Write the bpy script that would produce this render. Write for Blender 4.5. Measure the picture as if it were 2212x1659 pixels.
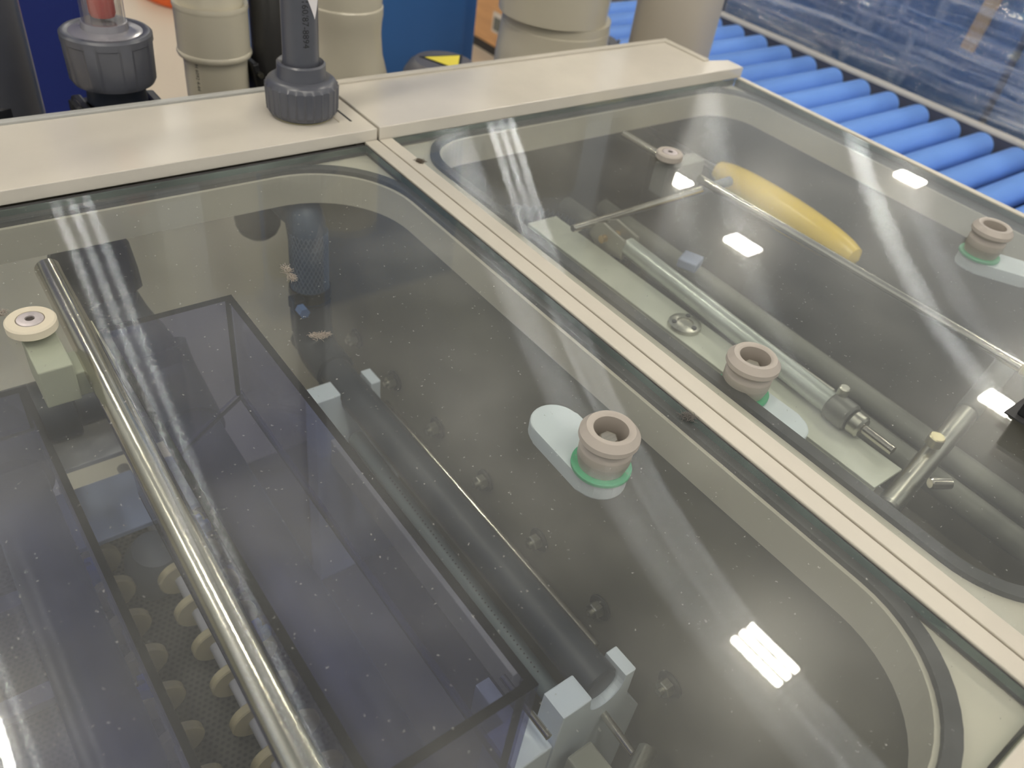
import bpy, bmesh, math, random
from mathutils import Vector, Matrix, noise
random.seed(7)
PI = math.pi
scene = bpy.context.scene
for o in list(bpy.data.objects): bpy.data.objects.remove(o)
C = scene.collection
ZO = 0.9          # the glass lids lie 0.9 m above the floor; shapes below are written with z = 0 at the glass

# ------------------------------------------------------------------ camera
cam_d = bpy.data.cameras.new('camera'); cam = bpy.data.objects.new('camera', cam_d); C.objects.link(cam)
cam_d.sensor_width = 36; cam_d.lens = 28.7117; cam_d.clip_start = 0.02; cam_d.clip_end = 200
R = Matrix(((0.7912, 0.3103, -0.5269), (-0.5977, 0.5746, -0.5591), (0.1293, 0.7573, 0.6401)))
cam.matrix_world = Matrix.Translation((-0.4026, -0.6808, 0.3577 + ZO)) @ R.to_4x4()
cam_d.dof.use_dof = True; cam_d.dof.focus_distance = 0.56; cam_d.dof.aperture_fstop = 8.5
scene.camera = cam
scene.view_settings.view_transform = 'Standard'; scene.view_settings.look = 'None'
scene.view_settings.gamma = 1; scene.view_settings.use_curve_mapping = False
scene.view_settings.exposure = 0.0
scene.cycles.transparent_max_bounces = 40
scene.cycles.max_bounces = 10
scene.cycles.sample_clamp_indirect = 6
# ------------------------------------------------------------------ world: the pale hall around the machine
w = bpy.data.worlds.new('world'); scene.world = w; w.use_nodes = True
nt = w.node_tree; bg = nt.nodes['Background']
tc = nt.nodes.new('ShaderNodeTexCoord'); nz = nt.nodes.new('ShaderNodeTexNoise'); cr = nt.nodes.new('ShaderNodeValToRGB')
nz.inputs['Scale'].default_value = 2.2; nz.inputs['Detail'].default_value = 2
nt.links.new(tc.outputs['Generated'], nz.inputs['Vector']); nt.links.new(nz.outputs[0], cr.inputs[0])
cr.color_ramp.elements[0].position = 0.38; cr.color_ramp.elements[0].color = (0.62, 0.61, 0.585, 1)
cr.color_ramp.elements[1].position = 0.62; cr.color_ramp.elements[1].color = (0.95, 0.94, 0.91, 1)
sp = nt.nodes.new('ShaderNodeSeparateXYZ'); nt.links.new(tc.outputs['Generated'], sp.inputs[0])
r2 = nt.nodes.new('ShaderNodeValToRGB'); nt.links.new(sp.outputs[2], r2.inputs[0])
r2.color_ramp.elements[0].position = 0.45; r2.color_ramp.elements[0].color = (1, 1, 1, 1)
r2.color_ramp.elements[1].position = 0.93; r2.color_ramp.elements[1].color = (0.20, 0.20, 0.22, 1)
mm = nt.nodes.new('ShaderNodeMix'); mm.data_type = 'RGBA'; mm.blend_type = 'MULTIPLY'; mm.inputs[0].default_value = 1
nt.links.new(cr.outputs[0], mm.inputs[6]); nt.links.new(r2.outputs[0], mm.inputs[7])
nt.links.new(mm.outputs[2], bg.inputs[0]); bg.inputs[1].default_value = 0.85
LAMP = 200.0       # radiance of the fluorescent tubes

# ------------------------------------------------------------------ materials
def s2l(c):
    return tuple(((v / 255) / 12.92 if v / 255 <= 0.04045 else ((v / 255 + 0.055) / 1.055) ** 2.4) for v in c) + (1,)
MATS = {}
def mat(name, rgb, rough=0.5, metal=0.0, var=0.0, vscale=30, bump=0.0, bscale=200, stretch=None, spec=0.5, sss=0.0, coat=0.0):
    if name in MATS: return MATS[name]
    m = bpy.data.materials.new(name); m.use_nodes = True; MATS[name] = m
    n = m.node_tree; b = n.nodes['Principled BSDF']; c = s2l(rgb)
    b.inputs['Base Color'].default_value = c; b.inputs['Roughness'].default_value = rough
    b.inputs['Metallic'].default_value = metal; b.inputs['Specular IOR Level'].default_value = spec
    if coat: b.inputs['Coat Weight'].default_value = coat; b.inputs['Coat Roughness'].default_value = 0.08
    if sss:
        b.inputs['Subsurface Weight'].default_value = sss; b.inputs['Subsurface Scale'].default_value = 0.01
        b.inputs['Subsurface Radius'].default_value = (1, 1, 1)
    t = n.nodes.new('ShaderNodeTexCoord'); mp = n.nodes.new('ShaderNodeMapping')
    n.links.new(t.outputs['Object'], mp.inputs[0])
    if stretch: mp.inputs['Scale'].default_value = stretch
    if var:
        a = n.nodes.new('ShaderNodeTexNoise'); a.inputs['Scale'].default_value = vscale; a.inputs['Detail'].default_value = 4
        n.links.new(mp.outputs[0], a.inputs['Vector'])
        r = n.nodes.new('ShaderNodeValToRGB'); r.color_ramp.elements[0].position = 0.3; r.color_ramp.elements[1].position = 0.7
        r.color_ramp.elements[0].color = tuple(v * (1 - var) for v in c[:3]) + (1,)
        r.color_ramp.elements[1].color = tuple(min(1, v * (1 + var * 0.6)) for v in c[:3]) + (1,)
        n.links.new(a.outputs[0], r.inputs[0]); n.links.new(r.outputs[0], b.inputs['Base Color'])
    if bump:
        a2 = n.nodes.new('ShaderNodeTexNoise'); a2.inputs['Scale'].default_value = bscale; a2.inputs['Detail'].default_value = 3
        n.links.new(mp.outputs[0], a2.inputs['Vector'])
        bp = n.nodes.new('ShaderNodeBump'); bp.inputs['Strength'].default_value = bump; bp.inputs['Distance'].default_value = 0.002
        n.links.new(a2.outputs[0], bp.inputs['Height']); n.links.new(bp.outputs[0], b.inputs['Normal'])
    return m

def clear_mat(name, tint, f0=0.045, dust_veil=0.02, speck=0.0, streak=0.0, dust_veil_col=(0.75, 0.74, 0.70), rough=0.0):
    """clear sheet: a reflecting share that grows towards grazing, the rest passes straight through; dust, specks and wiping marks on top"""
    if name in MATS: return MATS[name]
    m = bpy.data.materials.new(name); m.use_nodes = True; MATS[name] = m
    n = m.node_tree; N = n.nodes; L = n.links; N.clear()
    def node(t, **k):
        x = N.new(t)
        for a, v in k.items(): setattr(x, a, v)
        return x
    def math_(op, a, b=None):
        x = node('ShaderNodeMath', operation=op)
        for i, v in enumerate((a, b)):
            if v is None: continue
            if isinstance(v, (int, float)): x.inputs[i].default_value = v
            else: L.new(v, x.inputs[i])
        return x.outputs[0]
    out = node('ShaderNodeOutputMaterial')
    g = node('ShaderNodeNewGeometry'); dp = node('ShaderNodeVectorMath', operation='DOT_PRODUCT')
    L.new(g.outputs['Incoming'], dp.inputs[0]); L.new(g.outputs['Normal'], dp.inputs[1])
    c = math_('ABSOLUTE', dp.outputs['Value']); k = math_('POWER', math_('SUBTRACT', 1.0, c), 5.0)
    F = math_('ADD', math_('MULTIPLY', k, (1 - f0) if f0 else .3), f0)
    tr = node('ShaderNodeBsdfTransparent'); tr.inputs[0].default_value = tuple(tint) + (1,)
    gl = node('ShaderNodeBsdfAnisotropic'); gl.inputs['Roughness'].default_value = rough; gl.inputs['Color'].default_value = (1, 1, 1, 1)
    refl = gl.outputs[0]
    tcn = node('ShaderNodeTexCoord')
    if streak:
        an = node('ShaderNodeBsdfAnisotropic', distribution='BECKMANN'); an.inputs['Roughness'].default_value = 0.215; an.inputs['Anisotropy'].default_value = 0.985
        cx = node('ShaderNodeCombineXYZ'); cx.inputs[STREAK_AX].default_value = 1; L.new(cx.outputs[0], an.inputs['Tangent'])
        an.inputs['Color'].default_value = (0.80, 0.88, 1, 1)
        rg = node('ShaderNodeBsdfAnisotropic', distribution='BECKMANN'); rg.inputs['Roughness'].default_value = 0.20
        m1 = node('ShaderNodeMixShader'); m1.inputs[0].default_value = 0.30; L.new(an.outputs[0], m1.inputs[1]); L.new(rg.outputs[0], m1.inputs[2])
        m2 = node('ShaderNodeMixShader'); m2.inputs[0].default_value = streak; L.new(gl.outputs[0], m2.inputs[1]); L.new(m1.outputs[0], m2.inputs[2])
        refl = m2.outputs[0]
    mx = node('ShaderNodeMixShader'); L.new(F, mx.inputs[0]); L.new(tr.outputs[0], mx.inputs[1]); L.new(refl, mx.inputs[2])
    res = mx.outputs[0]
    if dust_veil or speck:
        nz1 = node('ShaderNodeTexNoise'); nz1.inputs['Scale'].default_value = 9; nz1.inputs['Detail'].default_value = 5
        L.new(tcn.outputs['Object'], nz1.inputs['Vector'])
        d = math_('MULTIPLY', math_('MULTIPLY', nz1.outputs[0], nz1.outputs[0]), dust_veil * 4)
        if speck:
            vo = node('ShaderNodeTexVoronoi'); vo.inputs['Scale'].default_value = 330; vo.inputs['Randomness'].default_value = 1
            nzw = node('ShaderNodeTexNoise'); nzw.inputs['Scale'].default_value = 900
            mxv = node('ShaderNodeVectorMath', operation='MULTIPLY_ADD')
            L.new(tcn.outputs['Object'], nzw.inputs['Vector']); L.new(nzw.outputs['Color'], mxv.inputs[0])
            mxv.inputs[1].default_value = (0.0035, 0.0035, 0); L.new(tcn.outputs['Object'], mxv.inputs[2]); L.new(mxv.outputs[0], vo.inputs['Vector'])
            sz = node('ShaderNodeSeparateColor'); L.new(vo.outputs['Color'], sz.inputs[0])
            rad = math_('MULTIPLY', math_('POWER', sz.outputs[0], 5.0), 0.15)
            sp = math_('LESS_THAN', vo.outputs['Distance'], rad)
            d = math_('ADD', d, math_('MULTIPLY', sp, speck))
        df = node('ShaderNodeBsdfDiffuse'); df.inputs[0].default_value = tuple(dust_veil_col) + (1,)
        m3 = node('ShaderNodeMixShader'); L.new(d, m3.inputs[0]); L.new(res, m3.inputs[1]); L.new(df.outputs[0], m3.inputs[2]); res = m3.outputs[0]
    L.new(res, out.inputs[0])
    return m
STREAK_AX = 0

def emit_mat(name, rgb, s):
    m = bpy.data.materials.new(name); m.use_nodes = True; n = m.node_tree; n.nodes.clear()
    e = n.nodes.new('ShaderNodeEmission'); e.inputs[0].default_value = rgb + (1,); e.inputs[1].default_value = s
    o = n.nodes.new('ShaderNodeOutputMaterial'); n.links.new(e.outputs[0], o.inputs[0]); return m

def perforated_mat(name, rgb, hole, pitch, rad, axes='XY'):
    """punched sheet: dark round holes on a staggered grid"""
    m = mat(name, rgb, 0.55); n = m.node_tree; N = n.nodes; L = n.links; b = N['Principled BSDF']
    t = N.new('ShaderNodeTexCoord'); sx = N.new('ShaderNodeSeparateXYZ'); L.new(t.outputs['Object'], sx.inputs[0])
    def M(op, a, bb):
        x = N.new('ShaderNodeMath'); x.operation = op
        for i, v in enumerate((a, bb)):
            if v is None: continue
            if isinstance(v, (int, float)): x.inputs[i].default_value = v
            else: L.new(v, x.inputs[i])
        return x.outputs[0]
    u = M('DIVIDE', sx.outputs['XYZ'.index(axes[0])], pitch); v = M('DIVIDE', sx.outputs['XYZ'.index(axes[1])], pitch * 0.87)
    row = M('FLOOR', v, None); off = M('MULTIPLY', M('FLOORED_MODULO', row, 2), 0.5)
    fu = M('SUBTRACT', M('FLOORED_MODULO', M('ADD', u, off), 1), 0.5); fv = M('SUBTRACT', M('FLOORED_MODULO', v, 1), 0.5)
    d = M('SQRT', M('ADD', M('MULTIPLY', fu, fu), M('MULTIPLY', fv, fv)), None)
    h = M('LESS_THAN', d, rad)
    mx = N.new('ShaderNodeMix'); mx.data_type = 'RGBA'; L.new(h, mx.inputs[0]); mx.inputs[6].default_value = s2l(rgb); mx.inputs[7].default_value = s2l(hole)
    L.new(mx.outputs[2], b.inputs['Base Color']); return m

cream = mat('cream_plastic', (193, 187, 174), 0.36, var=0.07, vscale=14, bump=0.05)
cream_in = mat('cream_tank_wall', (226, 222, 194), 0.5, var=0.08, vscale=8)
def translucent_wall(name, rgb, share):
    m = mat(name, rgb, 0.32, spec=0.4); n = m.node_tree; b = n.nodes['Principled BSDF']; o = n.nodes['Material Output']
    t = n.nodes.new('ShaderNodeBsdfTranslucent'); t.inputs[0].default_value = s2l(rgb); x = n.nodes.new('ShaderNodeMixShader'); x.inputs[0].default_value = share
    n.links.new(b.outputs[0], x.inputs[1]); n.links.new(t.outputs[0], x.inputs[2]); n.links.new(x.outputs[0], o.inputs[0]); return m
back_wall_m = translucent_wall('translucent_cream_sheet', (255, 253, 241), .95)
cream_pipe = mat('cream_pipe_plastic', (205, 198, 178), 0.30, var=0.05, vscale=10)
grey_wall = mat('dark_grey_tank_lining', (120, 117, 104), 0.55, var=0.25, vscale=6)
tank_dark = mat('dark_tank_lining', (96, 92, 78), 0.6, var=0.35, vscale=5)
rubber = mat('black_rubber', (52, 52, 54), 0.6, var=0.35, vscale=60)
pvc = mat('dark_grey_pvc', (80, 82, 90), 0.30, var=0.06, vscale=40)
pvc_dark = mat('charcoal_pvc', (44, 50, 62), 0.42, var=0.1, vscale=40)
black = mat('black_plastic', (30, 30, 32), 0.4)
steel = mat('polished_steel', (204, 198, 186), 0.17, 1.0)
steel_b = mat('brushed_steel', (190, 188, 178), 0.32, 1.0, var=0.1, vscale=40, stretch=(1, 12, 1))
alu = mat('matt_aluminium', (196, 198, 186), 0.5, 0.35, var=0.08, vscale=25)
knobm = mat('grey_knob_plastic', (166, 158, 149), 0.42, bump=0.03)
creamk = mat('cream_knob_plastic', (204, 195, 175), 0.5)
cover_m = mat('glossy_cream_cover', (204, 198, 186), 0.19, var=0.06, vscale=14, spec=0.9)
green = mat('green_rubber', (62, 168, 120), 0.5)
whitepp = mat('white_translucent_plastic', (204, 212, 220), 0.45, sss=0.3)
bluewhite = mat('bluish_white_plastic', (224, 234, 252), 0.5, sss=0.2)
blueroll = mat('blue_roller_plastic', (120, 166, 243), 0.34, var=0.04, vscale=12)
bluecab = mat('blue_painted_metal', (58, 108, 172), 0.5)
blueshade = mat('shaded_blue_painted_metal', (30, 46, 118), 0.5)  # cabinet blue darkened to put its shade into the colour
bluecrate = mat('blue_crate_plastic', (36, 98, 158), 0.45, var=0.15, vscale=3)
yellow = mat('yellow_plastic', (236, 200, 62), 0.25)
yel_lab = mat('yellow_label', (244, 226, 70), 0.35)
blk_ink = mat('black_ink', (26, 26, 30), 0.5)
wood = mat('plywood', (196, 148, 100), 0.6, var=0.12, vscale=6, stretch=(1, 1, 6))
orange = mat('orange_plastic', (214, 92, 30), 0.45)
floor_m = mat('beige_painted_floor', (184, 170, 150), 0.42, var=0.05, vscale=1.5)
red = mat('red_float_plastic', (196, 70, 58), 0.4)
smoke = clear_mat('smoked_acrylic', (0.62, 0.63, 0.80), f0=0.03, dust_veil=0.06, speck=0.2, dust_veil_col=(0.42, 0.44, 0.70))  # bluish layer thickened to paint a hazy veil over the box walls
smoke_edge = clear_mat('smoked_acrylic_edge', (0.05, 0.045, 0.11), f0=0.0, dust_veil=0.01, dust_veil_col=(0.3, 0.3, 0.4))
cleartube = clear_mat('clear_tube', (0.90, 0.90, 0.90), f0=0.07, dust_veil=0.02)
film = None
pane = clear_mat('dusty_glass', (0.955, 0.97, 0.955), f0=0.047, dust_veil=0.033, speck=0.30, streak=0.52)
pane_edge = clear_mat('green_glass_edge', (0.42, 0.60, 0.54), f0=0.10, dust_veil=0.12, dust_veil_col=(0.42, 0.62, 0.56))
lint_m = mat('grey_lint', (156, 147, 137), 0.9)
paper = mat('white_paper_label', (226, 222, 224), 0.5)
hose_m = mat('blue_grey_braided_hose', (70, 84, 108), 0.4, var=0.2, vscale=50)
cell_m = mat('brown_lint', (90, 80, 70), 0.9)

# ------------------------------------------------------------------ mesh builder
class MB:
    def __init__(s): s.b = bmesh.new(); s.sm = set()
    def _add(s, verts, faces, smooth=False, mi=0):
        vs = [s.b.verts.new(v) for v in verts]; out = []
        for f in faces:
            try:
                fc = s.b.faces.new([vs[i] for i in f]); fc.smooth = smooth; fc.material_index = mi; out.append(fc)
            except ValueError: pass
        return vs, out
    def box(s, x0, x1, y0, y1, z0, z1, bev=0.0, seg=2, mi=0, rot=None, piv=None):
        v = [(x, y, z) for x in (x0, x1) for y in (y0, y1) for z in (z0, z1)]
        if rot is not None:
            p = Vector(piv if piv else ((x0 + x1) / 2, (y0 + y1) / 2, (z0 + z1) / 2)); v = [tuple(p + rot @ (Vector(q) - p)) for q in v]
        vs, fs = s._add(v, [(0, 1, 3, 2), (4, 6, 7, 5), (0, 4, 5, 1), (2, 3, 7, 6), (0, 2, 6, 4), (1, 5, 7, 3)], mi=mi)
        if bev:
            es = list({e for f in fs for e in f.edges}); bmesh.ops.bevel(s.b, geom=es, offset=bev, segments=seg, affect='EDGES', profile=0.5)
        return s
    def frame(s, p0, p1):
        a = (Vector(p1) - Vector(p0)).normalized(); u = a.orthogonal().normalized()
        if abs(a.z) > 0.99: u = Vector((1, 0, 0)); u = (u - a * u.dot(a)).normalized()
        return a, u, a.cross(u)
    def lathe(s, prof, base=(0, 0, 0), axis=(0, 0, 1), n=48, closed=False, ripple=None):
        """prof: (radius, height) pairs; ripple(angle, height) scales the radius"""
        a = Vector(axis).normalized(); u = Vector((1, 0, 0)) if abs(a.x) < 0.9 else Vector((0, 1, 0)); u = (u - a * u.dot(a)).normalized(); w_ = a.cross(u)
        base = Vector(base); verts = []; faces = []
        for r, h in prof:
            for i in range(n):
                t = 2 * PI * i / n; rr = r * (ripple(t, h) if ripple else 1)
                verts.append(tuple(base + a * h + u * (rr * math.cos(t)) + w_ * (rr * math.sin(t))))
        m = len(prof)
        for j in range(m - 1 if not closed else m):
            j2 = (j + 1) % m
            for i in range(n): faces.append((j * n + i, j * n + (i + 1) % n, j2 * n + (i + 1) % n, j2 * n + i))
        if not closed:
            if prof[0][0] > 1e-6: faces.append(tuple(range(n - 1, -1, -1)))
            if prof[-1][0] > 1e-6: faces.append(tuple((m - 1) * n + i for i in range(n)))
        s._add(verts, faces, smooth=True); return s
    def cyl(s, p0, p1, r, r2=None, n=32, ch=0.0):
        p0 = Vector(p0); p1 = Vector(p1); h = (p1 - p0).length; r2 = r if r2 is None else r2
        prof = [(r, 0), (r2, h)] if not ch else [(r - ch, 0), (r, ch), (r2, h - ch), (r2 - ch, h)]
        return s.lathe(prof, p0, p1 - p0, n)
    def tube(s, pts, r, n=16, ripple=None, caps=True):
        pts = [Vector(p) for p in pts]; verts = []; faces = []
        d0 = (pts[1] - pts[0]).normalized(); u = d0.orthogonal().normalized()
        for i, p in enumerate(pts):
            d = ((pts[min(i + 1, len(pts) - 1)] - pts[max(i - 1, 0)])).normalized()
            u = (u - d * u.dot(d)).normalized(); v = d.cross(u); rr = r[i] if isinstance(r, (list, tuple)) else r
            if ripple: rr *= ripple(i)
            for k in range(n):
                t = 2 * PI * k / n; verts.append(tuple(p + u * rr * math.cos(t) + v * rr * math.sin(t)))
        for i in range(len(pts) - 1):
            for k in range(n): faces.append((i * n + k, i * n + (k + 1) % n, (i + 1) * n + (k + 1) % n, (i + 1) * n + k))
        if caps: faces.append(tuple(range(n - 1, -1, -1))); faces.append(tuple((len(pts) - 1) * n + k for k in range(n)))
        s._add(verts, faces, smooth=True); return s
    def prism(s, poly, a0, a1, plane='XY', bev=0.0):
        n = len(poly)
        def P(p, a): return {'XY': (p[0], p[1], a), 'XZ': (p[0], a, p[1]), 'YZ': (a, p[0], p[1])}[plane]
        verts = [P(p, a0) for p in poly] + [P(p, a1) for p in poly]
        faces = [tuple(range(n - 1, -1, -1)), tuple(range(n, 2 * n))] + [(i, (i + 1) % n, n + (i + 1) % n, n + i) for i in range(n)]
        vs, fs = s._add(verts, faces)
        if bev:
            es = [e for e in {e for f in fs[:2] for e in f.edges}]; bmesh.ops.bevel(s.b, geom=es, offset=bev, segments=2, affect='EDGES', profile=0.5)
        return s
    def ring_plate(s, outer, inner, z0, z1, mi=0):
        """flat plate between two closed outlines with the same number of points"""
        n = len(outer); verts = [(p[0], p[1], z) for L_ in (outer, inner) for z in (z0, z1) for p in L_]
        O0, O1, I0, I1 = 0, n, 2 * n, 3 * n; faces = []
        for i in range(n):
            j = (i + 1) % n
            faces += [(O1 + i, O1 + j, I1 + j, I1 + i), (O0 + j, O0 + i, I0 + i, I0 + j), (O0 + i, O0 + j, O1 + j, O1 + i), (I0 + j, I0 + i, I1 + i, I1 + j)]
        s._add(verts, faces, mi=mi); return s
def build(name, mb, m, parent=None, label=None, kind=None, sharp=35):
    bm = mb.b; bmesh.ops.recalc_face_normals(bm, faces=bm.faces[:])
    off = Vector((0, 0, ZO))
    if parent is not None: off = -LOC.get(parent.name, Vector((0, 0, 0)))
    for v in bm.verts: v.co += off
    me = bpy.data.meshes.new(name)
    for e in bm.edges:
        if len(e.link_faces) == 2 and e.calc_face_angle(0) > math.radians(sharp): e.smooth = False
    bm.to_mesh(me); bm.free()
    for mm in (m if isinstance(m, (list, tuple)) else [m]): me.materials.append(mm)
    o = bpy.data.objects.new(name, me); C.objects.link(o)
    if parent is not None: o.parent = parent; LOC[o.name] = LOC.get(parent.name, Vector((0, 0, 0)))
    if label: o['label'] = label
    if kind: o['kind'] = kind
    return o
LOC = {}
def thing(name, label, cat, loc=(0, 0, 0), group=None):
    o = bpy.data.objects.new(name, None); C.objects.link(o); o.empty_display_size = 0.02
    o.location = (loc[0], loc[1], loc[2] + ZO); LOC[o.name] = Vector(loc)
    o['label'] = label; o['category'] = cat
    if group: o['group'] = group
    return o
def tag(o, label, cat, group=None):
    o['label'] = label; o['category'] = cat
    if group: o['group'] = group
    return o
def dup(root, delta, label=None, group=None):
    def cp(o, par):
        c = o.copy(); C.objects.link(c)
        if par is not None: c.parent = par
        for k in list(o.children): cp(k, c)
        return c
    r = cp(root, None); r.location = root.location + Vector(delta)
    if label: r['label'] = label
    if group: r['group'] = group
    return r
def rrect(x0, x1, y0, y1, r, k=14):
    pts = []
    for cx, cy, a in ((x1 - r, y1 - r, 0), (x0 + r, y1 - r, 90), (x0 + r, y0 + r, 180), (x1 - r, y0 + r, 270)):
        for i in range(k + 1):
            t = math.radians(a + 90 * i / k); pts.append((cx + r * math.cos(t), cy + r * math.sin(t)))
    return pts
def rect_like(x0, x1, y0, y1, k=14):
    pts = []
    for (cx, cy), (ax, ay), (bx, by) in (((x1, y1), (0, -1), (-1, 0)), ((x0, y1), (1, 0), (0, -1)), ((x0, y0), (0, 1), (1, 0)), ((x1, y0), (-1, 0), (0, 1))):
        e = 0.05
        for i in range(k + 1):
            t = i / k * 2 - 1
            pts.append((cx + ax * e * -t, cy + ay * e * -t) if t < 0 else (cx + bx * e * t, cy + by * e * t))
    return pts
def bez(pts, n=8):
    """smooth path through points"""
    P = [Vector(p) for p in pts]; P = [2 * P[0] - P[1]] + P + [2 * P[-1] - P[-2]]; out = []
    for i in range(1, len(P) - 2):
        for k in range(n):
            t = k / n; a, b_, c, d = P[i - 1:i + 3]
            out.append(0.5 * ((2 * b_) + (c - a) * t + (2 * a - 5 * b_ + 4 * c - d) * t * t + (3 * b_ - a - 3 * c + d) * t ** 3))
    out.append(P[-2]); return out

# ================================================================== SETTING
fl = build('floor', MB().box(-6, 9, -4, 11, -0.95, -0.9), floor_m, kind='structure')

# ceiling lamps hang over the hall; some mirror in the lids, extras add light
tube_m = emit_mat('lit_fluorescent_tube', (1.0, 0.93, 0.80), LAMP)
lamp_house = mat('white_enamel', (225, 225, 220), 0.4)
def lamp(x, y, label, first=None, zz=4.5):
    if first: return dup(first, (x - first['lx'], y - first['ly'], 0), label, 'fluorescent lamps above the machine')
    t = thing('ceiling_lamp', label, 'ceiling lamp', (x, y, zz), 'fluorescent lamps above the machine'); t['lx'] = x; t['ly'] = y
    build('housing', MB().box(x - .18, x + .18, y - .25, y + .25, zz + .05, zz + .09, .01), lamp_house, t)
    for i in (-1, 0, 1):
        build('tube', MB().cyl((x + i * .095, y - .21, zz), (x + i * .095, y + .21, zz), .022, n=12), tube_m, t)
    for i in (-1, 1): build('end_cap', MB().box(x - .16, x + .16, y + i * .23 - .012, y + i * .23 + .012, zz - .02, zz + .05), lamp_house, t)
    for i in (-1, 1): build('hanger', MB().cyl((x, y + i * .2, zz + .09), (x, y + i * .2, zz + 1.2), .006, n=8), steel, t)
    return t
L1 = lamp(3.42, .37, 'three-tube lamp mirrored sharply in the near corner of the left lid')
lamp(7.83, 4.32, 'lamp mirrored in the middle of the right lid', L1)
lamp(12.05, 4.5, 'lamp mirrored beside the far edge of the right lid', L1)
lamp(8.35, 5.98, 'lamp mirrored just below the small flat knob of the right lid', L1)
lamp(7.9, .85, 'lamp mirrored beside the black handle block on the right lid', L1)
for x, y in ((-4.6, 4.5), (-.6, 6.4), (3.2, 8.5), (-3.2, -.6), (-1.0, 2.6), (3.6, -3.2), (-.9, -4.4), (-1.55, -.15), (-1.0, -2.3), (.5, -2.9), (-1.3, 5.2), (-1.0, 5.9)):  # rear lamps follow the cover shadows; the others are added to brighten the tanks
    lamp(x, y, 'unseen fluorescent lamp out of the picture, added for light, not mirrored in a lid', L1)

# ================================================================== MACHINE BODY
OL = (-.62, -.0275, -.690, -.018, .088)      # left opening
OR = (.046, .5385, -.676, -.010, .055)        # right opening
def off_rr(o, d): return rrect(o[0] - d, o[1] + d, o[2] - d, o[3] + d, o[4] + d)
# left module
tl = thing('process_tank', 'left cream plastic tank under the lid with the steel rod', 'tank', (-.31, -.30, -.9))
build('deck_plate', MB().ring_plate(rect_like(-.68, -.0163, -.704, .118), rrect(*OL), -.040, -.0105), cream, tl)
b = MB(); b.box(-.68, -.67, -.72, .122, -.50, -.0401); b.box(-.67, -.0163, -.73, -.716, -.50, -.0401)
build('tank_wall', b, cream_in, tl)
build('rear_wall', MB().box(-.67, -.0163, .110, .118, -.50, -.0401), back_wall_m, tl)
build('side_panel', MB().box(-.0195, -.0163, -.716, .110, -.50, -.0401), grey_wall, tl, 'dark grey inner side wall with bolts')
build('tank_floor', MB().box(-.67, -.0163, -.716, .110, -.51, -.50), tank_dark, tl)
build('divider_strip', MB().box(-.0155, -.0012, -.75, -.0005, -.12, .0012, .0008), cream, tl)
build('joint_strip', MB().box(-.0011, .0009, -.75, -.0005, -.12, -.0016), mat('brown_grey_joint', (128, 116, 104), .6), tl)
build('front_board', MB().box(-.68, -.0163, -.80, -.7065, -.10, .001, .002), cream, tl)
build('base_cabinet', MB().box(-.68, -.0005, -.80, .122, -.9, -.512, .004), cream, tl)
# right module
tr_ = thing('process_tank', 'right cream plastic tank beside the roller conveyor', 'tank', (.29, -.30, -.9))
build('deck_plate', MB().ring_plate(rect_like(.0163, .5545, -.704, .118), rrect(*OR), -.040, -.0105), cream, tr_)
b = MB(); b.box(.5545, .566, -.72, .122, -.50, -.0401); b.box(.03, .5545, .110, .122, -.50, -.0401); b.box(.03, .5545, -.73, -.716, -.50, -.0401); b.box(.0163, .03, -.716, .122, -.50, -.0401)
build('tank_wall', b, tank_dark, tr_)
build('tank_floor', MB().box(.03, .5545, -.716, .110, -.42, -.41), tank_dark, tr_)
build('divider_strip', MB().box(.0011, .0155, -.75, -.0005, -.12, .0006, .0008), cream, tr_)
build('edge_strip', MB().box(.5570, .5660, -.75, -.0015, -.040, .001, .001), cream, tr_)
build('base_cabinet', MB().box(.0005, .566, -.80, .122, -.9, -.512, .004), cream, tr_)
# rear covers
cl = thing('rear_cover', 'cream cover board behind the left lid, carrying the grey union nut', 'cover', (-.3, .06, 0))
b = MB().box(-.68, -.0012, 0, .119, 0.0, .0125, .0008)
build('board', b, cover_m, cl)
build('edge_trim', MB().box(-.68, -.0012, .1192, .127, -.02, .0150, .001), mat('grey_edge_trim', (172, 172, 168), .3), cl)
build('slot', MB().box(-.0185, -.0165, .024, .066, .0095, .0128), rubber, cl)
build('slot', MB().box(-.030, -.0288, .026, .075, .0095, .0128), mat('shallow_slot', (170, 160, 140), .5), cl)
crr = thing('rear_cover', 'cream cover board behind the right lid, with a stepped right end', 'cover', (.28, .06, 0))
build('board', MB().prism([(.0012, 0), (.566, 0), (.566, .028), (.533, .034), (.533, .119), (.0012, .119)], -.001, .0135, bev=.0008), cover_m, crr)
build('raised_edge', MB().box(.0012, .533, .1100, .1192, .0133, .0158, .0008), cream, crr)
build('raised_edge', MB().box(.523, .533, .034, .1098, .0133, .0158, .0008), cream, crr)

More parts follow.
